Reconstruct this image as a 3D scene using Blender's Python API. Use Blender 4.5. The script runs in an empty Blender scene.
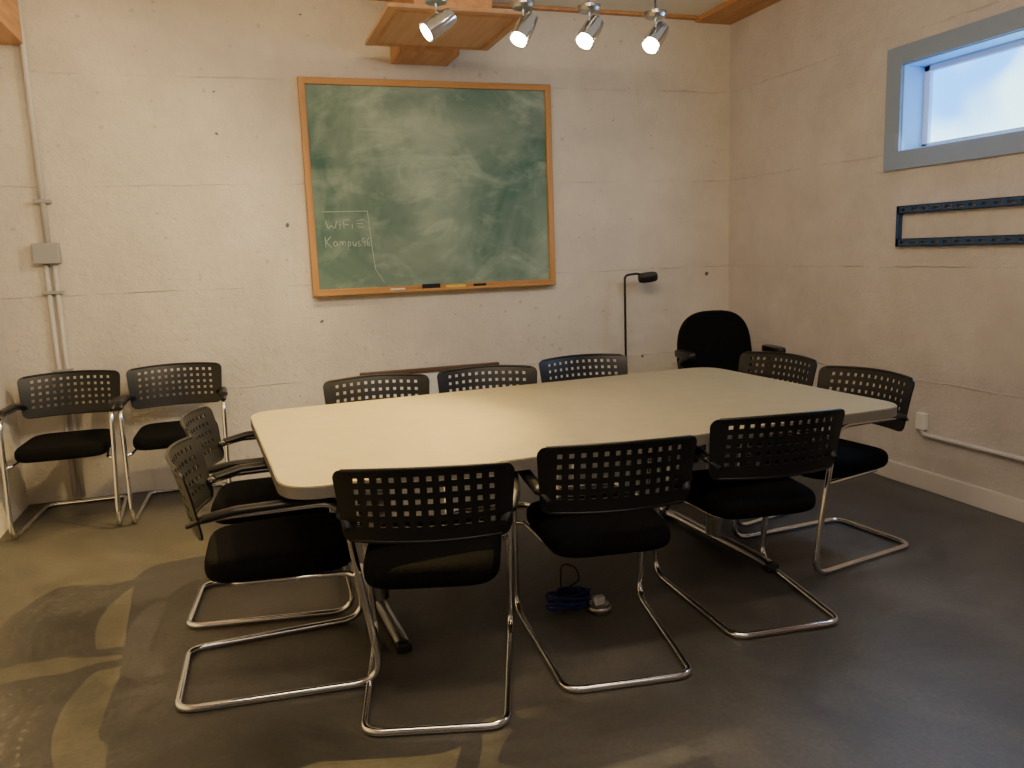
import bpy, bmesh, math, random
import numpy as np
from mathutils import Vector, Matrix
random.seed(4)
S=bpy.context.scene; COL=S.collection

# ---------------- materials ----------------
def mat(name, col, rough=.6, metal=0., bump=0., bscale=40., var=None, vscale=3., emis=None, estr=0., coat=0., spec=None):
    m=bpy.data.materials.new(name); m.use_nodes=True
    nt=m.node_tree; b=nt.nodes['Principled BSDF']
    b.inputs['Base Color'].default_value=(*col,1); b.inputs['Roughness'].default_value=rough
    b.inputs['Metallic'].default_value=metal
    if spec is not None: b.inputs['Specular IOR Level'].default_value=spec
    if coat: b.inputs['Coat Weight'].default_value=coat
    tc=nt.nodes.new('ShaderNodeTexCoord')
    if var:
        n=nt.nodes.new('ShaderNodeTexNoise'); n.inputs['Scale'].default_value=vscale; n.inputs['Detail'].default_value=6
        r=nt.nodes.new('ShaderNodeValToRGB'); r.color_ramp.elements[0].position=.35; r.color_ramp.elements[1].position=.65
        r.color_ramp.elements[0].color=(*col,1); r.color_ramp.elements[1].color=(*var,1)
        nt.links.new(tc.outputs['Object'],n.inputs['Vector']); nt.links.new(n.outputs['Fac'],r.inputs['Fac'])
        nt.links.new(r.outputs['Color'],b.inputs['Base Color'])
    if bump:
        n=nt.nodes.new('ShaderNodeTexNoise'); n.inputs['Scale'].default_value=bscale; n.inputs['Detail'].default_value=5
        bp=nt.nodes.new('ShaderNodeBump'); bp.inputs['Strength'].default_value=bump; bp.inputs['Distance'].default_value=.01
        nt.links.new(tc.outputs['Object'],n.inputs['Vector']); nt.links.new(n.outputs['Fac'],bp.inputs['Height'])
        nt.links.new(bp.outputs['Normal'],b.inputs['Normal'])
    if emis:
        b.inputs['Emission Color'].default_value=(*emis,1); b.inputs['Emission Strength'].default_value=estr
    return m

class N:
    def __init__(s,m): s.nt=m.node_tree
    def __call__(s,t,**k):
        n=s.nt.nodes.new(t)
        for a,v in k.items():
            if a.startswith('i_'): n.inputs[a[2:].replace('_',' ')].default_value=v
            else: setattr(n,a,v)
        return n
    def l(s,a,b): s.nt.links.new(a,b)

def wall_mat(name, base):
    m=mat(name,base,.82); n=N(m); b=m.node_tree.nodes['Principled BSDF']
    tc=n('ShaderNodeTexCoord')
    big=n('ShaderNodeTexNoise',i_Scale=2.2,i_Detail=9.,i_Roughness=.65); n.l(tc.outputs['Object'],big.inputs['Vector'])
    r=n('ShaderNodeValToRGB'); e=r.color_ramp.elements
    e[0].position=.3;e[0].color=(*[c*.84 for c in base],1);e[1].position=.7;e[1].color=(*[c*1.05 for c in base],1)
    n.l(big.outputs['Fac'],r.inputs['Fac'])
    def pits(scale,size,power):
        v=n('ShaderNodeTexVoronoi',i_Scale=scale,i_Randomness=1.)
        wn=n('ShaderNodeTexNoise',i_Scale=30.,i_Detail=3.); n.l(tc.outputs['Object'],wn.inputs['Vector'])
        wa=n('ShaderNodeVectorMath',operation='MULTIPLY_ADD'); wa.inputs[1].default_value=(.03,.03,.03)
        n.l(wn.outputs['Color'],wa.inputs[0]); n.l(tc.outputs['Object'],wa.inputs[2]); n.l(wa.outputs[0],v.inputs['Vector'])
        sub=n('ShaderNodeSeparateColor'); n.l(v.outputs['Color'],sub.inputs['Color'])
        pw=n('ShaderNodeMath',operation='POWER'); pw.inputs[1].default_value=power
        thr=n('ShaderNodeMath',operation='MULTIPLY'); thr.inputs[1].default_value=size
        n.l(sub.outputs['Red'],pw.inputs[0]); n.l(pw.outputs[0],thr.inputs[0])
        lt=n('ShaderNodeMath',operation='LESS_THAN'); n.l(v.outputs['Distance'],lt.inputs[0]); n.l(thr.outputs[0],lt.inputs[1])
        return lt
    p1=pits(5.5,.075,4.5); p2=pits(17.,.24,4.)
    sx=n('ShaderNodeSeparateXYZ'); n.l(tc.outputs['Object'],sx.inputs['Vector'])
    nz=n('ShaderNodeTexNoise',i_Scale=4.,i_Detail=9.,i_Roughness=.7); n.l(tc.outputs['Object'],nz.inputs['Vector'])
    wob=n('ShaderNodeMath',operation='MULTIPLY_ADD'); wob.inputs[1].default_value=.04
    n.l(nz.outputs['Fac'],wob.inputs[0]); n.l(sx.outputs['Z'],wob.inputs[2])
    md=n('ShaderNodeMath',operation='PINGPONG'); md.inputs[1].default_value=.32; n.l(wob.outputs[0],md.inputs[0])
    mr=n('ShaderNodeMapRange',i_From_Min=.0,i_From_Max=.007,i_To_Min=1.,i_To_Max=0.); n.l(md.outputs[0],mr.inputs['Value'])
    n2=n('ShaderNodeTexNoise',i_Scale=3.,i_Detail=8.,i_Roughness=.7); n.l(tc.outputs['Object'],n2.inputs['Vector'])
    gt=n('ShaderNodeMapRange',i_From_Min=.42,i_From_Max=.60); n.l(n2.outputs['Fac'],gt.inputs['Value'])
    mu=n('ShaderNodeMath',operation='MULTIPLY'); n.l(mr.outputs[0],mu.inputs[0]); n.l(gt.outputs[0],mu.inputs[1])
    mx=n('ShaderNodeMixRGB'); mx.inputs['Color2'].default_value=(.16,.13,.115,1)
    n.l(p1.outputs[0],mx.inputs['Fac']); n.l(r.outputs['Color'],mx.inputs['Color1'])
    mp2=n('ShaderNodeMath',operation='MULTIPLY'); mp2.inputs[1].default_value=.30; n.l(p2.outputs[0],mp2.inputs[0])
    mx3=n('ShaderNodeMixRGB'); mx3.inputs['Color2'].default_value=(.3,.27,.24,1)
    n.l(mp2.outputs[0],mx3.inputs['Fac']); n.l(mx.outputs[0],mx3.inputs['Color1'])
    mh=n('ShaderNodeMath',operation='MULTIPLY'); mh.inputs[1].default_value=.30; n.l(mu.outputs[0],mh.inputs[0])
    mx2=n('ShaderNodeMixRGB'); mx2.inputs['Color2'].default_value=(.34,.30,.26,1)
    n.l(mh.outputs[0],mx2.inputs['Fac']); n.l(mx3.outputs[0],mx2.inputs['Color1'])
    n.l(mx2.outputs[0],b.inputs['Base Color'])
    fine=n('ShaderNodeTexNoise',i_Scale=13.,i_Detail=11.,i_Roughness=.75); n.l(tc.outputs['Object'],fine.inputs['Vector'])
    m4=n('ShaderNodeMath',operation='MULTIPLY'); m4.inputs[1].default_value=.35; n.l(mu.outputs[0],m4.inputs[0])
    ad=n('ShaderNodeMath',operation='ADD'); n.l(fine.outputs['Fac'],ad.inputs[0]); n.l(m4.outputs[0],ad.inputs[1])
    sb=n('ShaderNodeMath',operation='SUBTRACT'); n.l(ad.outputs[0],sb.inputs[0]); n.l(p1.outputs[0],sb.inputs[1])
    bp=n('ShaderNodeBump',i_Strength=.9,i_Distance=.020); n.l(sb.outputs[0],bp.inputs['Height']); n.l(bp.outputs['Normal'],b.inputs['Normal'])
    return m

def wood_mat(name,c1,c2,axis='X',rough=.5,scale=6.):
    m=mat(name,c1,rough); n=N(m); b=m.node_tree.nodes['Principled BSDF']
    tc=n('ShaderNodeTexCoord'); mp=n('ShaderNodeMapping')
    sc=[14.,14.,14.]; sc['XYZ'.index(axis)]=1.2
    mp.inputs['Scale'].default_value=sc
    n.l(tc.outputs['Object'],mp.inputs['Vector'])
    nz=n('ShaderNodeTexNoise',i_Scale=scale/3,i_Detail=7.); n.l(mp.outputs[0],nz.inputs['Vector'])
    r=n('ShaderNodeValToRGB'); e=r.color_ramp.elements
    e[0].position=.35;e[0].color=(*c1,1);e[1].position=.68;e[1].color=(*c2,1)
    n.l(nz.outputs['Fac'],r.inputs['Fac']); n.l(r.outputs['Color'],b.inputs['Base Color'])
    return m

M={}
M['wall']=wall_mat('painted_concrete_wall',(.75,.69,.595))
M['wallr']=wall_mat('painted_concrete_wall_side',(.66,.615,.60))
M['plastic']=mat('black_plastic',(.008,.008,.009),.36,bump=.08,bscale=300,spec=.4)
M['fabric']=mat('black_fabric',(.0035,.0035,.004),.95,bump=.5,bscale=260,spec=.12)
M['chrome']=mat('chrome',(.72,.72,.73),.14,1.)
M['dchrome']=mat('dull_steel',(.45,.45,.46),.3,1.)
M['blackmetal']=mat('black_metal',(.02,.02,.022),.4,.3)
M['grey']=mat('galvanised_grey',(.36,.35,.35),.55,.2)
M['pipew']=mat('painted_conduit',(.56,.53,.50),.5)
M['white']=mat('white_plastic',(.75,.74,.72),.4)
M['trimw']=mat('white_baseboard',(.66,.63,.62),.6,bump=.2,bscale=30)
M['wtrim']=mat('grey_window_trim',(.25,.32,.45),.6,bump=.2,bscale=60)
M['wrev']=mat('window_reveal',(.36,.62,.92),.6)
M['sash']=mat('window_sash_white',(.66,.78,.92),.4)
M['navy']=mat('navy_powdercoat',(.020,.060,.16),.45,.1)
M['blue']=mat('blue_cable',(.01,.02,.16),.5)
M['ceil']=mat('ceiling_paint',(.82,.78,.70),.8,bump=.2,bscale=20)
M['oak']=wood_mat('oak_frame',(.42,.20,.05),(.54,.28,.08),'X')
M['oakv']=wood_mat('oak_frame_v',(.42,.20,.05),(.54,.28,.08),'Z')
M['fir']=wood_mat('fir_timber',(.45,.21,.08),(.58,.31,.13),'Y')
M['ply']=wood_mat('plywood',(.58,.33,.18),(.66,.40,.23),'Y',.6)
M['dwood']=wood_mat('dark_wood',(.07,.035,.02),(.13,.07,.04),'X')
M['yellow']=mat('yellow_chalk',(.75,.55,.1),.8)
M['chalk']=mat('white_chalk',(.75,.78,.74),.9)
M['chalkw']=mat('faded_chalk_line',(.50,.58,.51),.9)
M['bulb']=mat('lamp_bulb',(1,.9,.7),.3,emis=(1.,.80,.48),estr=55.)

# floor
m=mat('polished_concrete',(.1,.09,.08),.42); n=N(m); b=m.node_tree.nodes['Principled BSDF']
tc=n('ShaderNodeTexCoord'); a=n('ShaderNodeTexNoise',i_Scale=1.1,i_Detail=10.,i_Roughness=.68,i_Distortion=.8); n.l(tc.outputs['Object'],a.inputs['Vector'])
r=n('ShaderNodeValToRGB'); e=r.color_ramp.elements
e[0].position=.36;e[0].color=(.042,.039,.034,1);e[1].position=.66;e[1].color=(.115,.106,.092,1)
n.l(a.outputs['Fac'],r.inputs['Fac'])
f=n('ShaderNodeTexNoise',i_Scale=60.,i_Detail=4.); n.l(tc.outputs['Object'],f.inputs['Vector'])
mx=n('ShaderNodeMixRGB',blend_type='OVERLAY',i_Fac=.35); n.l(r.outputs[0],mx.inputs['Color1']); n.l(f.outputs['Fac'],mx.inputs['Color2']); n.l(mx.outputs[0],b.inputs['Base Color'])
r2=n('ShaderNodeMapRange'); r2.inputs['To Min'].default_value=.30; r2.inputs['To Max'].default_value=.58; n.l(a.outputs['Fac'],r2.inputs['Value']); n.l(r2.outputs[0],b.inputs['Roughness'])
bp=n('ShaderNodeBump',i_Strength=.12,i_Distance=.005); n.l(f.outputs['Fac'],bp.inputs['Height']); n.l(bp.outputs['Normal'],b.inputs['Normal'])
M['floor']=m
# table laminate
m=mat('beige_laminate',(.6,.58,.52),.36); n=N(m); b=m.node_tree.nodes['Principled BSDF']
tc=n('ShaderNodeTexCoord'); a=n('ShaderNodeTexNoise',i_Scale=9.,i_Detail=9.,i_Roughness=.7); n.l(tc.outputs['Object'],a.inputs['Vector'])
r=n('ShaderNodeValToRGB'); e=r.color_ramp.elements
e[0].position=.3;e[0].color=(.31,.262,.150,1);e[1].position=.7;e[1].color=(.37,.315,.190,1)
n.l(a.outputs['Fac'],r.inputs['Fac']); n.l(r.outputs[0],b.inputs['Base Color'])
M['lam']=m
M['lamedge']=mat('laminate_edge',(.17,.155,.14),.5)
# chalkboard
m=mat('green_chalkboard',(.06,.16,.12),.75); n=N(m); b=m.node_tree.nodes['Principled BSDF']
tc=n('ShaderNodeTexCoord')
def smear(rot,sc,scale,det,dist,lo,hi):
    mp=n('ShaderNodeMapping'); mp.inputs['Scale'].default_value=sc; mp.inputs['Rotation'].default_value=(0,rot,0)
    n.l(tc.outputs['Object'],mp.inputs['Vector'])
    w=n('ShaderNodeTexNoise',i_Scale=scale,i_Detail=det,i_Distortion=dist,i_Roughness=.6); n.l(mp.outputs[0],w.inputs['Vector'])
    q=n('ShaderNodeMapRange',i_From_Min=lo,i_From_Max=hi); n.l(w.outputs['Fac'],q.inputs['Value']); return q
s1=smear(.4,(1,1,1.1),1.1,4.,.7,.36,.64)
s2=smear(-.8,(1.,1,1.5),1.8,6.,1.5,.50,.86)
s3=smear(.9,(1.,1,1.6),1.5,9.,2.4,.52,.82)
ad=n('ShaderNodeMath',operation='ADD'); n.l(s2.outputs[0],ad.inputs[0]); n.l(s3.outputs[0],ad.inputs[1])
ml=n('ShaderNodeMath',operation='MULTIPLY_ADD'); ml.inputs[1].default_value=.62; n.l(ad.outputs[0],ml.inputs[0])
h=n('ShaderNodeMath',operation='MULTIPLY'); h.inputs[1].default_value=.62; n.l(s1.outputs[0],h.inputs[0]); n.l(h.outputs[0],ml.inputs[2])
r=n('ShaderNodeValToRGB'); e=r.color_ramp.elements
e[0].position=.0;e[0].color=(.060,.140,.112,1);e[1].position=1.;e[1].color=(.36,.45,.36,1)
n.l(ml.outputs[0],r.inputs['Fac']); n.l(r.outputs[0],b.inputs['Base Color'])
M['board']=m
# frosted window glass with the sky's backlight put in as emission
m=mat('frosted_glass',(.4,.6,.8),.3); n=N(m); b=m.node_tree.nodes['Principled BSDF']
tc=n('ShaderNodeTexCoord'); a=n('ShaderNodeTexNoise',i_Scale=1.7,i_Detail=1.5,i_Distortion=.3); n.l(tc.outputs['Object'],a.inputs['Vector'])
r=n('ShaderNodeValToRGB'); e=r.color_ramp.elements
e[0].position=.42;e[0].color=(.03,.32,.90,1);e[1].position=.64;e[1].color=(.50,.90,1.,1)
n.l(a.outputs['Fac'],r.inputs['Fac']); n.l(r.outputs[0],b.inputs['Emission Color']); b.inputs['Emission Strength'].default_value=3.8
M['glass']=m

# ---------------- mesh helpers ----------------
def obj(name,me,parent=None,mats=(),smooth=False):
    o=bpy.data.objects.new(name,me); COL.objects.link(o)
    for k in mats:
        if M[k].name not in [x.name for x in me.materials if x]: me.materials.append(M[k])
    if smooth:
        for p in me.polygons: p.use_smooth=True
    if parent: o.parent=parent
    return o
def empty(name,loc=(0,0,0),rz=0):
    o=bpy.data.objects.new(name,None); COL.objects.link(o); o.location=loc; o.rotation_euler=(0,0,math.radians(rz)); o.empty_display_size=.1
    return o
def boxes_me(name,bxs,bevel=0.):
    bm=bmesh.new()
    for (x0,x1,y0,y1,z0,z1) in bxs:
        r=bmesh.ops.create_cube(bm,size=1.)
        bmesh.ops.scale(bm,vec=(x1-x0,y1-y0,z1-z0),verts=r['verts'])
        bmesh.ops.translate(bm,vec=((x0+x1)/2,(y0+y1)/2,(z0+z1)/2),verts=r['verts'])
    if bevel: bmesh.ops.bevel(bm,geom=bm.edges[:],offset=bevel,segments=2,affect='EDGES',profile=.5)
    me=bpy.data.meshes.new(name); bm.to_mesh(me); bm.free(); return me
def box(name,b,mt,parent=None,bevel=0.):
    return obj(name,boxes_me(name,[b],bevel),parent,[mt])
def rounded(pts,rads,closed=False,seg=8):
    out=[];n=len(pts);P=[Vector(p) for p in pts]
    for i in range(n):
        r=rads[i] if isinstance(rads,(list,tuple)) else rads
        if (not closed and i in (0,n-1)) or r<=0: out.append(P[i]);continue
        a=P[(i-1)%n];b=P[i];c=P[(i+1)%n]
        u=(a-b).normalized();v=(c-b).normalized()
        ang=u.angle(v); d=min(r/math.tan(ang/2),.49*(a-b).length if n>2 else 9,.49*(c-b).length)
        s=b+u*d;e=b+v*d
        for k in range(seg+1):
            t=k/seg; out.append(s*(1-t)**2+b*2*t*(1-t)+e*t*t)
    return out
def sweep_me(name,pts,rx,rz=None,closed=False,seg=12,tapers=None):
    rz=rz or rx; P=[Vector(p) for p in pts];n=len(P)
    T=[]
    for i in range(n):
        if closed: t=P[(i+1)%n]-P[(i-1)%n]
        else: t=P[min(i+1,n-1)]-P[max(i-1,0)]
        T.append(t.normalized())
    up=Vector((0,0,1))
    if abs(T[0].dot(up))>.9: up=Vector((1,0,0))
    U=(up-T[0]*up.dot(T[0])).normalized(); vs=[];fs=[]
    for i in range(n):
        U=(U-T[i]*U.dot(T[i])).normalized(); V=T[i].cross(U)
        s=tapers[i] if tapers else 1
        for k in range(seg):
            a=2*math.pi*k/seg; vs.append(P[i]+V*math.cos(a)*rx*s+U*math.sin(a)*rz*s)
    m_=n if closed else n-1
    for i in range(m_):
        j=(i+1)%n
        for k in range(seg):
            k2=(k+1)%seg; fs.append((i*seg+k,i*seg+k2,j*seg+k2,j*seg+k))
    if not closed:
        fs.append(tuple(range(seg))[::-1]); fs.append(tuple((n-1)*seg+k for k in range(seg)))
    me=bpy.data.meshes.new(name); me.from_pydata([tuple(v) for v in vs],[],fs)
    bm=bmesh.new();bm.from_mesh(me);bmesh.ops.recalc_face_normals(bm,faces=bm.faces);bm.to_mesh(me);bm.free()
    for p in me.polygons: p.use_smooth=len(p.vertices)==4
    return me
def join_me(name,mes):
    bm=bmesh.new()
    for m_ in mes: bm.from_mesh(m_)
    me=bpy.data.meshes.new(name);bm.to_mesh(me);bm.free();return me
def lathe_me(name,prof,seg=28,M4=None):
    vs=[];fs=[]
    for (r,z) in prof:
        for k in range(seg):
            a=2*math.pi*k/seg; v=Vector((r*math.cos(a),r*math.sin(a),z)); vs.append(tuple(M4@v if M4 else v))
    for i in range(len(prof)-1):
        for k in range(seg):
            k2=(k+1)%seg; fs.append((i*seg+k,i*seg+k2,(i+1)*seg+k2,(i+1)*seg+k))
    if prof[0][0]>1e-4: fs.append(tuple(range(seg))[::-1])
    if prof[-1][0]>1e-4: fs.append(tuple((len(prof)-1)*seg+k for k in range(seg)))
    me=bpy.data.meshes.new(name);me.from_pydata(vs,[],fs)
    bm=bmesh.new();bm.from_mesh(me);bmesh.ops.remove_doubles(bm,verts=bm.verts,dist=1e-5);bmesh.ops.recalc_face_normals(bm,faces=bm.faces);bm.to_mesh(me);bm.free()
    return me
def smooth_angle(me,deg=35):
    for p in me.polygons: p.use_smooth=True
    bm=bmesh.new();bm.from_mesh(me)
    for e in bm.edges:
        if len(e.link_faces)==2 and e.calc_face_angle(0)>math.radians(deg): e.smooth=False
    bm.to_mesh(me);bm.free()
def superpad_me(name,cx,cy,cz,hx,hy,hz,n=4.,ne=2.6,taper=0.,crown=0.,seg=48,rings=10):
    prof=[(0,-1)]
    for i in range(rings+1):
        a=-math.pi/2+math.pi*i/rings
        c=max(math.cos(a),0)**(2/ne); s=math.copysign(abs(math.sin(a))**(2/ne),math.sin(a))
        prof.append((c,s))
    vs=[];fs=[]
    lay=[(.0,-1),(.45,-1),(.8,-1)]+[(1-.12*(1-c),s) for c,s in prof[1:] ]+[(.8,1),(.45,1),(.0,1)]
    for (rr,s) in lay:
        for k in range(seg):
            a=2*math.pi*k/seg; c_,s_=math.cos(a),math.sin(a)
            x=math.copysign(abs(c_)**(2/n),c_);y=math.copysign(abs(s_)**(2/n),s_)
            yy=y*rr; xx=x*rr*(1+taper*yy)
            vs.append((cx+hx*xx,cy+hy*yy,cz+hz*s+crown*(1-rr*rr)*(1 if s>0 else -.3)))
    for i in range(len(lay)-1):
        for k in range(seg):
            k2=(k+1)%seg; fs.append((i*seg+k,i*seg+k2,(i+1)*seg+k2,(i+1)*seg+k))
    me=bpy.data.meshes.new(name);me.from_pydata(vs,[],fs)
    bm=bmesh.new();bm.from_mesh(me);bmesh.ops.remove_doubles(bm,verts=bm.verts,dist=1e-5);bmesh.ops.recalc_face_normals(bm,faces=bm.faces);bm.to_mesh(me);bm.free()
    for p in me.polygons: p.use_smooth=True
    return me

# ---------------- room ----------------
XL=-4.95; YF=-7.6; ZC=3.06
box('floor',(XL-.3,.3,YF-.3,.3,-.1,0),'floor')
box('ceiling',(XL-.3,.3,YF-.3,.3,ZC,ZC+.1),'ceil')
box('wall_back',(XL-.3,.3,0,.25,0,ZC),'wall')
box('wall_left',(XL-.25,XL,YF,0,0,ZC),'wall')
box('wall_front',(XL-.3,.3,YF-.25,YF,0,ZC),'wall')
wy0,wy1,wz0,wz1=-3.35,-1.70,1.905,2.375
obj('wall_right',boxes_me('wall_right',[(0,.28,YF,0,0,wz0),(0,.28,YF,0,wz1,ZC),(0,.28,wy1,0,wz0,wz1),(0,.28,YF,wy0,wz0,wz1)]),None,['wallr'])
box('baseboard_right',(-.022,0,YF,-.0,0,.11),'trimw',None,.004)
w=empty('window_1')
obj('casing',boxes_me('casing',[(-.018,0,wy0-.11,wy1+.11,wz1,wz1+.10),(-.018,0,wy0-.11,wy1+.11,wz0-.10,wz0),(-.018,0,wy1,wy1+.11,wz0,wz1),(-.018,0,wy0-.11,wy0,wz0,wz1)]),w,['wtrim'])
t=.006
obj('reveal',boxes_me('reveal',[(0,.26,wy0,wy1,wz1-t,wz1),(0,.26,wy0,wy1,wz0,wz0+t),(0,.26,wy1-t,wy1,wz0,wz1),(0,.26,wy0,wy0+t,wz0,wz1)]),w,['wrev'])
a0,a1,b0,b1=wy0+t,wy1-t,wz0+t,wz1-t
obj('sash',boxes_me('sash',[(.14,.19,a0,a1,b1-.035,b1),(.14,.19,a0,a1,b0,b0+.035),(.14,.19,a1-.04,a1,b0,b1),(.14,.19,a0,a0+.04,b0,b1),(.13,.19,-2.66,-2.61,b0,b1)],.004),w,['sash'])
box('glass',(.165,.172,a0,a1,b0,b1),'glass',w)
box('trim_1',(-.30,-.001,YF,-.001,ZC-.035,ZC-.001),'fir')
box('ceiling_beam',(XL+.001,-4.66,YF,-.001,2.68,ZC-.001),'fir')
box('trim_2',(-4.66,-.30,-.05,-.001,ZC-.02,ZC-.001),'fir')
p=empty('ceiling_hatch_panel')
box('beam_stub',(-2.56,-2.18,-.32,-.002,2.655,ZC-.001),'fir',p,.004)
box('board',(-2.77,-1.99,-1.10,-.30,2.69,2.712),'ply',p,.003)
obj('lip',boxes_me('lip',[(-2.72,-2.04,-1.05,-1.035,2.683,2.69),(-2.72,-2.04,-.365,-.35,2.683,2.69),(-2.72,-2.705,-1.035,-.365,2.683,2.69),(-2.055,-2.04,-1.035,-.365,2.683,2.69)]),p,['fir'])
box('upper_box',(-2.60,-2.16,-.95,-.33,2.712,ZC-.001),'fir',p)

# ---------------- chalkboard ----------------
bx0,bx1,bz0,bz1=-3.162,-1.460,1.179,2.554
c=empty('chalkboard')
fw=.042
box('writing_surface',(bx0+.02,bx1-.02,-.018,-.002,bz0+.02,bz1-.02),'board',c)
obj('frame_horizontal',boxes_me('fh',[(bx0,bx1,-.035,-.002,bz1-fw,bz1),(bx0,bx1,-.035,-.002,bz0,bz0+fw)],.004),c,['oak'])
obj('frame_vertical',boxes_me('fv',[(bx0,bx0+fw,-.036,-.002,bz0,bz1),(bx1-fw,bx1,-.036,-.002,bz0,bz1)],.004),c,['oakv'])
obj('chalk_tray',boxes_me('tray',[(bx0+.02,bx1-.02,-.085,-.03,bz0+.002,bz0+.014),(bx0+.02,bx1-.02,-.088,-.080,bz0+.002,bz0+.020)],.002),c,['oak'])
tz=bz0+.014
box('eraser',(-2.44,-2.32,-.075,-.04,tz,tz+.035),'plastic',c,.004)
box('chalk_stick_yellow',(-2.28,-2.14,-.068,-.050,tz,tz+.020),'yellow',c,.003)
box('chalk_stick_white',(-2.66,-2.56,-.066,-.054,tz,tz+.016),'chalk',c,.003)
box('marker',(-2.08,-1.99,-.066,-.050,tz,tz+.022),'plastic',c,.003)
strokes=[[(.05,.50),(.345,.50)],[(.345,.50),(.36,.28),(.375,.12),(.43,.03)],
 [(.07,.44),(.085,.385),(.105,.42),(.125,.385),(.14,.44)],[(.16,.385),(.16,.42)],[(.16,.44),(.162,.443)],[(.185,.385),(.185,.445),(.225,.445)],[(.185,.415),(.215,.415)],[(.24,.385),(.24,.42)],
 [(.27,.44),(.32,.445)],[(.27,.42),(.31,.42)],[(.27,.40),(.32,.395)],
 [(.06,.27),(.06,.34)],[(.095,.34),(.062,.305),(.10,.27)],
 [(.135,.305),(.118,.31),(.11,.29),(.12,.275),(.135,.29),(.137,.305),(.14,.272)],
 [(.152,.272),(.153,.305),(.165,.31),(.17,.275),(.173,.305),(.185,.308),(.19,.272)],
 [(.205,.25),(.205,.305),(.222,.305),(.222,.28),(.205,.278)],
 [(.237,.305),(.238,.278),(.252,.275),(.256,.305),(.258,.273)],
 [(.285,.305),(.270,.303),(.272,.29),(.285,.287),(.283,.273),(.268,.275)],
 [(.318,.32),(.300,.325),(.298,.30),(.315,.298),(.318,.32),(.314,.27)],
 [(.345,.33),(.330,.305),(.330,.28),(.343,.272),(.348,.29),(.332,.297)]]
mes=[]
for s in strokes:
    pts=[(bx0+fw+u,-.0185,bz0+fw+v) for u,v in s]
    pts=rounded(pts,.012,seg=3) if len(pts)>2 else [Vector(q) for q in pts]
    mes.append(sweep_me('s',pts,.0025,.0025,seg=6))
obj('chalk_writing',join_me('chalk_writing',mes),c,['chalkw'])

# ---------------- conduit ----------------
c=empty('electrical_conduit')
mes=[sweep_me('p',[(-4.665,-.022,1.56),(-4.665,-.022,2.70),(-4.665,-.022,ZC-.02)],.017),
     sweep_me('p',[(-4.69,-.02,.02),(-4.69,-.02,1.48)],.014),sweep_me('p',[(-4.645,-.02,.02),(-4.645,-.02,1.48)],.014)]
obj('pipes',join_me('pipes',mes),c,['pipew'],True)
box('junction_box',(-4.745,-4.605,-.065,-.001,1.45,1.57),'grey',c,.005)
obj('straps',boxes_me('straps',[(-4.71,-4.62,-.045,-.001,1.80,1.82),(-4.72,-4.615,-.04,-.001,1.27,1.29),(-4.72,-4.615,-.04,-.001,.80,.82)],.002),c,['grey'])
c=empty('wall_conduit')
obj('pipe',sweep_me('pipe',rounded([(-.018,-1.95,.36),(-.018,-1.97,.318),(-.018,-7.4,.318)],.03),.013),c,['pipew'],True)
box('outlet_box',(-.035,-.0,-1.985,-1.925,.345,.44),'white',c,.004)

# ---------------- TV mount ----------------
def slotted(y0,y1,z0,z1,slot,gap,hs):
    bx=[];h=(z1-z0-hs)/2
    bx+=[(-.028,-.024,y0,y1,z0,z0+h),(-.028,-.024,y0,y1,z1-h,z1)]
    y=y0
    while y<y1: 
        bx.append((-.028,-.024,y,min(y+gap,y1),z0+h,z1-h)); y+=gap+slot
    bx+=[(-.028,-.001,y0,y1,z0,z0+.004),(-.028,-.001,y0,y1,z1-.004,z1)]
    return bx
bx=slotted(-2.95,-1.72,1.555,1.600,.045,.03,.014)+slotted(-2.95,-1.72,1.372,1.417,.045,.03,.014)
bx+=[(-.028,-.001,-1.735,-1.715,1.372,1.600),(-.028,-.001,-2.955,-2.935,1.372,1.600)]
obj('tv_wall_mount',boxes_me('tv_wall_mount',bx),None,['navy'])

# ---------------- leaning panel behind chairs ----------------
c=empty('leaning_panel')
box('top_rail',(-2.90,-1.92,-.075,-.035,.625,.655),'dwood',c,.004)
box('panel',(-2.88,-1.94,-.062,-.045,.0,.625),'white',c,.002)

# ---------------- table ----------------
TR=empty('conference_table',(-2.337,-2.275,0),3.2)
L2,W2,r=1.255,.70,.15
pts=rounded([(-L2,-W2,0),(L2,-W2,0),(L2,W2,0),(-L2,W2,0)],r,closed=True,seg=14)
bm=bmesh.new();vs=[bm.verts.new((p.x,p.y,.700)) for p in pts];fc=bm.faces.new(vs)
ex=bmesh.ops.extrude_face_region(bm,geom=[fc]);tv=[g for g in ex['geom'] if isinstance(g,bmesh.types.BMVert)]
bmesh.ops.translate(bm,vec=(0,0,.04),verts=tv);bmesh.ops.recalc_face_normals(bm,faces=bm.faces)
te=[e for e in bm.edges if all(v.co.z>.73 for v in e.verts)]
bmesh.ops.bevel(bm,geom=te,offset=.003,segments=2,affect='EDGES')
for f_ in bm.faces: f_.material_index=0 if f_.normal.z>.5 else 1
me=bpy.data.meshes.new('top');bm.to_mesh(me);bm.free()
obj('top',me,TR,['lam','lamedge'])
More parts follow.
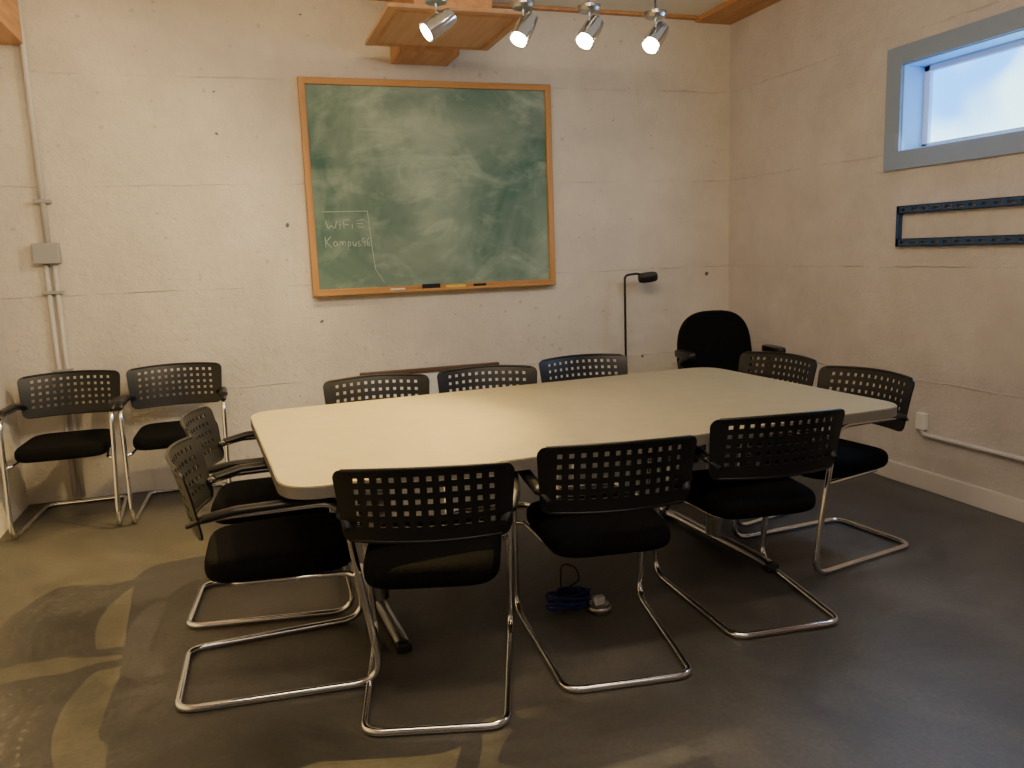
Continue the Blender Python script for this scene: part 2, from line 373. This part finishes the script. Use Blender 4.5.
for i,x in enumerate((-.85,.80)):
    mes=[sweep_me('f',rounded([(x,-.40,.026),(x,-.33,.032),(x,.33,.032),(x,.40,.026)],.1),.026,.020),
         lathe_me('c',[(.045,.045),(.045,.66)],24,Matrix.Translation((x,0,0)))]
    fo=join_me('foot',mes);obj('pedestal_%d'%(i+1),fo,TR,['dchrome'],True)
    smooth_angle(fo)
    obj('bracket_%d'%(i+1),boxes_me('br',[(x-.04,x+.04,-.33,.33,.66,.698)],.006),TR,['blackmetal'])
    obj('glide_%d'%(i+1),boxes_me('gl',[(x-.028,x+.028,-.43,-.39,.0,.038),(x-.028,x+.028,.39,.43,.0,.038)],.008),TR,['blackmetal'])

# ---------------- cantilever chair ----------------
def chair_frame():
    R=.0125
    half=[(.235,-.215,.635),(.262,-.12,.650),(.268,.22,.655),(.256,.32,R),(.216,-.335,R)]
    pts=half+[(-x,y,z) for x,y,z in half[::-1]]
    rad=[0,.08,.085,.085,.065]; rad=rad+rad[::-1]
    P=rounded(pts,rad,seg=10)
    mes=[sweep_me('t',P,R,seg=12)]
    def leg(z):
        t=(.655-z)/(.655-R); return (.268-.012*t, .22+.10*t, z)
    a=leg(.39); 
    car=[(a[0],a[1],a[2]),(a[0]-.035,a[1]-.03,.395),(.19,-.14,.40),(-.19,-.14,.40),(-(a[0]-.035),a[1]-.03,.395),(-a[0],a[1],a[2])]
    mes.append(sweep_me('c',rounded(car,[0,.03,.05,.05,.03,0],seg=6),.009,seg=10))
    return join_me('chair_frame',mes)
def chair_back():
    W=.272; nc=12; nr=5; pit=.0365; hole=.0155; H1=.25
    xs=[]
    for i in range(nc):
        c_=(i-(nc-1)/2)*pit; xs+=[c_-hole/2,c_+hole/2]
    inner=(nc-1)/2*pit+hole/2
    xs=[0,0,0]+xs+[0,0,0]
    zs=[]
    for j in range(nr):
        c_=.138+(j-(nr-1)/2)*.037; zs+=[c_-hole/2,c_+hole/2]
    zs=[0,.004,.010,.020,.034]+zs+[.230,.240,.246,.25]
    nx=len(xs); rc=.032
    def P(i,z,off):
        Wz=W-.018*(1-z/H1)
        d=min(z,H1-z); ins=rc-math.sqrt(max(rc*rc-(rc-d)**2,0)) if d<rc else 0
        Wz-=ins
        if i<3 or i>=nx-3:
            k=i if i<3 else nx-1-i; sgn=-1 if i<3 else 1
            x=sgn*(inner+(Wz-inner)*(1,.75,.4)[k])
        else: x=xs[i]
        u=x/W
        y=-.275+.062*u*u-(z/H1)*.045+.022-.010*((z/H1)**4)
        return Vector((x-.40*off*u,y+off,.568+z-.012*u*u*(z/H1)))
    bm=bmesh.new(); F={};B={}
    for j,z in enumerate(zs):
        for i in range(nx):
            F[i,j]=bm.verts.new(P(i,z,.0030)); B[i,j]=bm.verts.new(P(i,z,-.0030))
    hc=set(3+2*i for i in range(nc)); hr=set(5+2*j for j in range(nr))
    nj=len(zs)
    solid=lambda i,j: 0<=i<nx-1 and 0<=j<nj-1 and not (i in hc and j in hr)
    for j in range(nj-1):
        for i in range(nx-1):
            if not solid(i,j): continue
            bm.faces.new((F[i,j],F[i,j+1],F[i+1,j+1],F[i+1,j])); bm.faces.new((B[i,j],B[i+1,j],B[i+1,j+1],B[i,j+1]))
            if not solid(i-1,j): bm.faces.new((F[i,j],B[i,j],B[i,j+1],F[i,j+1]))
            if not solid(i+1,j): bm.faces.new((F[i+1,j],F[i+1,j+1],B[i+1,j+1],B[i+1,j]))
            if not solid(i,j-1): bm.faces.new((F[i,j],F[i+1,j],B[i+1,j],B[i,j]))
            if not solid(i,j+1): bm.faces.new((F[i,j+1],B[i,j+1],B[i+1,j+1],F[i+1,j+1]))
    bmesh.ops.recalc_face_normals(bm,faces=bm.faces)
    me=bpy.data.meshes.new('chair_back');bm.to_mesh(me);bm.free()
    rims=[]
    for z,r_ in ((.245,.0065),(.006,.0055)):
        pts=[]
        for k in range(25):
            u=-1+2*k/24; x=u*(W-.030-.018*(1-z/H1)); uu=x/W
            pts.append((x,-.275+.062*uu*uu-(z/H1)*.045+.022-.010*((z/H1)**4),.568+z-.012*uu*uu*(z/H1)))
        rims.append(sweep_me('rim',pts,r_,seg=8))
    smooth_angle(me,40)
    return join_me('chair_back',[me]+rims)
def chair_arms():
    mes=[]
    for s in (1,-1):
        pts=rounded([(s*.232,-.245,.62),(s*.252,-.19,.645),(s*.268,-.10,.664),(s*.272,.16,.671),(s*.268,.225,.650)],[0,.06,.08,.05,0],seg=6)
        n_=len(pts); tp=[.55+.45*min(1,i/3,(n_-1-i)/4+.2) for i in range(n_)]
        mes.append(sweep_me('a',pts,.024,.014,seg=14,tapers=tp))
    return join_me('chair_arms',mes)
FR=chair_frame();BK=chair_back();AR=chair_arms()
ST=superpad_me('seat',0,.02,.440,.226,.242,.036,n=5.5,ne=2.4,taper=.05,crown=.010)
def chair(x,y,rz):
    e=empty('cantilever_armchair',(x,y,0),rz)
    obj('tube_frame',FR,e,['chrome']);obj('backrest',BK,e,['plastic']);obj('armrests',AR,e,['plastic']);obj('seat',ST,e,['fabric'])
for a_ in [(-3.08,-2.95,-16),(-2.465,-2.923,-8),(-1.772,-2.807,-6),(-1.12,-2.48,97),(-3.58,-2.66,-92),(-3.57,-2.05,-96),
          (-4.605,-.45,180),(-4.03,-.43,181),(-3.016,-1.61,174),(-2.44,-1.61,170),(-1.79,-1.475,177),(-1.10,-1.82,101)]:
    chair(*a_)

# ---------------- office chair ----------------
e=empty('office_swivel_chair',(-.56,-.85,0),172)
bk=superpad_me('bk',0,0,0,.27,.270,.045,n=2.9,ne=2.2,taper=-.06,crown=.015)
o=obj('backrest',bk,e,['fabric']);o.location=(0,-.22,.705);o.rotation_euler=(math.radians(97),0,0)
obj('seat',superpad_me('st',0,.03,.45,.25,.245,.05,n=3.2,ne=2.3,crown=.012),e,['fabric'])
mes=[]
for s in (1,-1):
    mes.append(sweep_me('a',rounded([(s*.20,-.02,.41),(s*.29,.0,.43),(s*.32,-.06,.66),(s*.31,.08,.70)],.05),.02,.014))
    mes.append(superpad_me('pad',s*.315,.02,.712,.04,.13,.022,n=3,ne=2.4))
obj('armrests',join_me('ar',mes),e,['plastic'],True)
mes=[lathe_me('col',[(.028,.10),(.028,.28),(.02,.28),(.02,.40)]),sweep_me('spine',rounded([(0,-.05,.40),(0,-.29,.41),(0,-.285,.62)],.06),.03,.01)]
for k in range(5):
    a_=2*math.pi*k/5+.3;cx_,cy_=math.cos(a_),math.sin(a_)
    mes.append(sweep_me('l',[(cx_*.02,cy_*.02,.115),(cx_*.15,cy_*.15,.10),(cx_*.29,cy_*.29,.07)],.022,.016))
    T4=Matrix.Translation((cx_*.29,cy_*.29,.028))@Matrix.Rotation(a_,4,'Z')@Matrix.Rotation(math.pi/2,4,'X')
    mes.append(lathe_me('w',[(.018,-.028),(.028,-.02),(.028,.02),(.018,.028)],20,T4))
b_=join_me('bs',mes);obj('swivel_base',b_,e,['plastic']);smooth_angle(b_)

# ---------------- floor lamp ----------------
e=empty('floor_lamp',(-.975,-.16,0))
obj('base',lathe_me('b',[(.0,0),(.125,0),(.125,.012),(.11,.02),(.02,.026),(.012,.04)]),e,['blackmetal'],True)
obj('pole',sweep_me('p',rounded([(0,0,.03),(0,0,1.225),(.09,-.01,1.235),(.13,-.01,1.225)],.035),.0085),e,['blackmetal'])
hd=superpad_me('h',0,0,0,.072,.042,.026,n=2.6,ne=2.2)
o=obj('lamp_head',hd,e,['blackmetal']);o.location=(.170,-.03,1.205);o.rotation_euler=(math.radians(20),math.radians(-6),math.radians(-20))

# ---------------- floor power box + cable ----------------
e=empty('floor_power_socket',(-2.37,-2.70,0))
obj('housing',lathe_me('h',[(.0,0),(.05,0),(.05,.022),(.044,.03),(.03,.032),(.03,.026),(0,.026)]),e,['dchrome'],True)
box('plug',(-.022,.022,-.016,.016,.026,.062),'white',e,.006)
e=empty('blue_extension_cable',(-2.47,-2.62,0))
pts=[];
for i in range(170):
    t_=i/169; a_=t_*2*math.pi*7.2; rr=.062+.018*math.sin(i*.7)
    pts.append((rr*1.15*math.cos(a_),rr*.8*math.sin(a_)+.006*math.sin(i*.37),.013+.05*t_+.006*math.sin(i*.9)))
obj('coil',sweep_me('coil',pts,.0065,seg=8),e,['blue'])
obj('lead',sweep_me('lead',rounded([pts[-1],(.07,.03,.09),(.06,.06,.14),(.0,.07,.16),(-.01,.05,.05)],.04),.004,seg=8),e,['blackmetal'])

# ---------------- track lights ----------------
def aim(o,d):
    o.rotation_euler=Vector(d).to_track_quat('-Z','Y').to_euler()
def track_head(x,y,z,d,power,ang=100,col=(1.,.72,.34),blend=.8,ss=.018,hd=None):
    e=empty('track_spotlight',(x,y,z))
    d=Vector(d).normalized()
    Q=d.to_track_quat('Z','Y').to_matrix().to_4x4()@Matrix.Scale(1.3,4)
    body=lathe_me('b',[(.018,-.075),(.03,-.07),(.036,-.03),(.038,.05),(.036,.05),(.030,-.01),(0,-.01)],28,Q);smooth_angle(body)
    obj('lamp_housing',body,e,['chrome'])
    bl=lathe_me('bulb',[(0,-.005),(.016,0),(.028,.02),(.028,.040),(0,.054)],20,Q)
    obj('bulb',bl,e,['bulb'],True)
    obj('stem',sweep_me('s',[(0,0,.03),(0,0,.10),(0,0,.195)],.006,seg=8),e,['dchrome'])
    obj('yoke',lathe_me('y',[(.0,.10),(.05,.10),(.058,.115),(.058,.13),(.0,.14)],24),e,['dchrome'])
    L=bpy.data.lights.new('spot','SPOT');L.energy=power;L.color=col;L.spot_size=math.radians(ang);L.spot_blend=blend;L.shadow_soft_size=ss
    lo=bpy.data.objects.new('spot_lamp',L);COL.objects.link(lo);lo.parent=e;lo.location=d*.078;aim(lo,d)
track_head(-2.62,-1.51,2.50,(-.90,-.05,-.60),105,150,(1.,.76,.40),.5)
track_head(-2.18,-1.51,2.50,(-.62,-.35,-.9),50,80)
track_head(-1.83,-1.52,2.50,(-1.5,-.9,-1.8),32,75)
track_head(-1.44,-1.49,2.50,(-1.7,-1.0,-1.8),32,75)
e=empty('lighting_track')
box('rail',(-2.9,-1.2,-1.53,-1.49,2.705,2.735),'dchrome',e,.003)
obj('hangers',boxes_me('hg',[(-2.88,-2.87,-1.515,-1.505,2.73,ZC-.001),(-1.23,-1.22,-1.515,-1.505,2.73,ZC-.001)]),e,['dchrome'])
# head above the table (out of view) throwing the chair shadows on the floor at left
track_head(-2.05,-2.30,2.78,(-2.30,-.05,-2.55),640,68,(1.,.68,.20),.6,.004)

def area(name,loc,tgt,power,col,sx,sy):
    L=bpy.data.lights.new(name,'AREA');L.shape='RECTANGLE';L.size=sx;L.size_y=sy;L.energy=power;L.color=col
    o=bpy.data.objects.new(name,L);COL.objects.link(o);o.location=loc;aim(o,Vector(tgt)-Vector(loc));return o
area('ceiling_fill_light',(-2.6,-5.9,3.0),(-2.6,-5.4,0),30,(1.,.82,.70),2.5,1.0)  # added fill light behind the camera, no lamp modelled there
area('wall_wash_fill_light',(-3.1,-3.9,2.98),(-3.0,0,1.9),86,(1.,.79,.52),2.4,.4)  # unseen area light added to brighten the back wall softly
area('window_daylight',(-.03,-2.5,2.14),(-3,-2.6,1.0),20,(.48,.68,1.),1.5,.4)

wd=bpy.data.worlds.new('world');S.world=wd;wd.use_nodes=True
wd.node_tree.nodes['Background'].inputs[0].default_value=(.5,.65,.9,1);wd.node_tree.nodes['Background'].inputs[1].default_value=.6

# ---------------- camera ----------------
f_,yaw,pit,rol=808.2666,.3193,.1616,-.0361
Fw=Vector((math.sin(yaw)*math.cos(pit),math.cos(yaw)*math.cos(pit),-math.sin(pit)))
Rt=Vector((math.cos(yaw),-math.sin(yaw),0));Up=Rt.cross(Fw)
R2=Rt*math.cos(rol)+Up*math.sin(rol);U2=-Rt*math.sin(rol)+Up*math.cos(rol)
cd=bpy.data.cameras.new('camera');cam=bpy.data.objects.new('camera',cd);COL.objects.link(cam)
mw=Matrix((R2,U2,-Fw)).transposed().to_4x4();mw.translation=Vector((-3.6195,-5.4782,1.42));cam.matrix_world=mw
cd.sensor_width=36;cd.sensor_fit='HORIZONTAL';cd.lens=f_/1024*36;cd.clip_start=.05
S.camera=cam
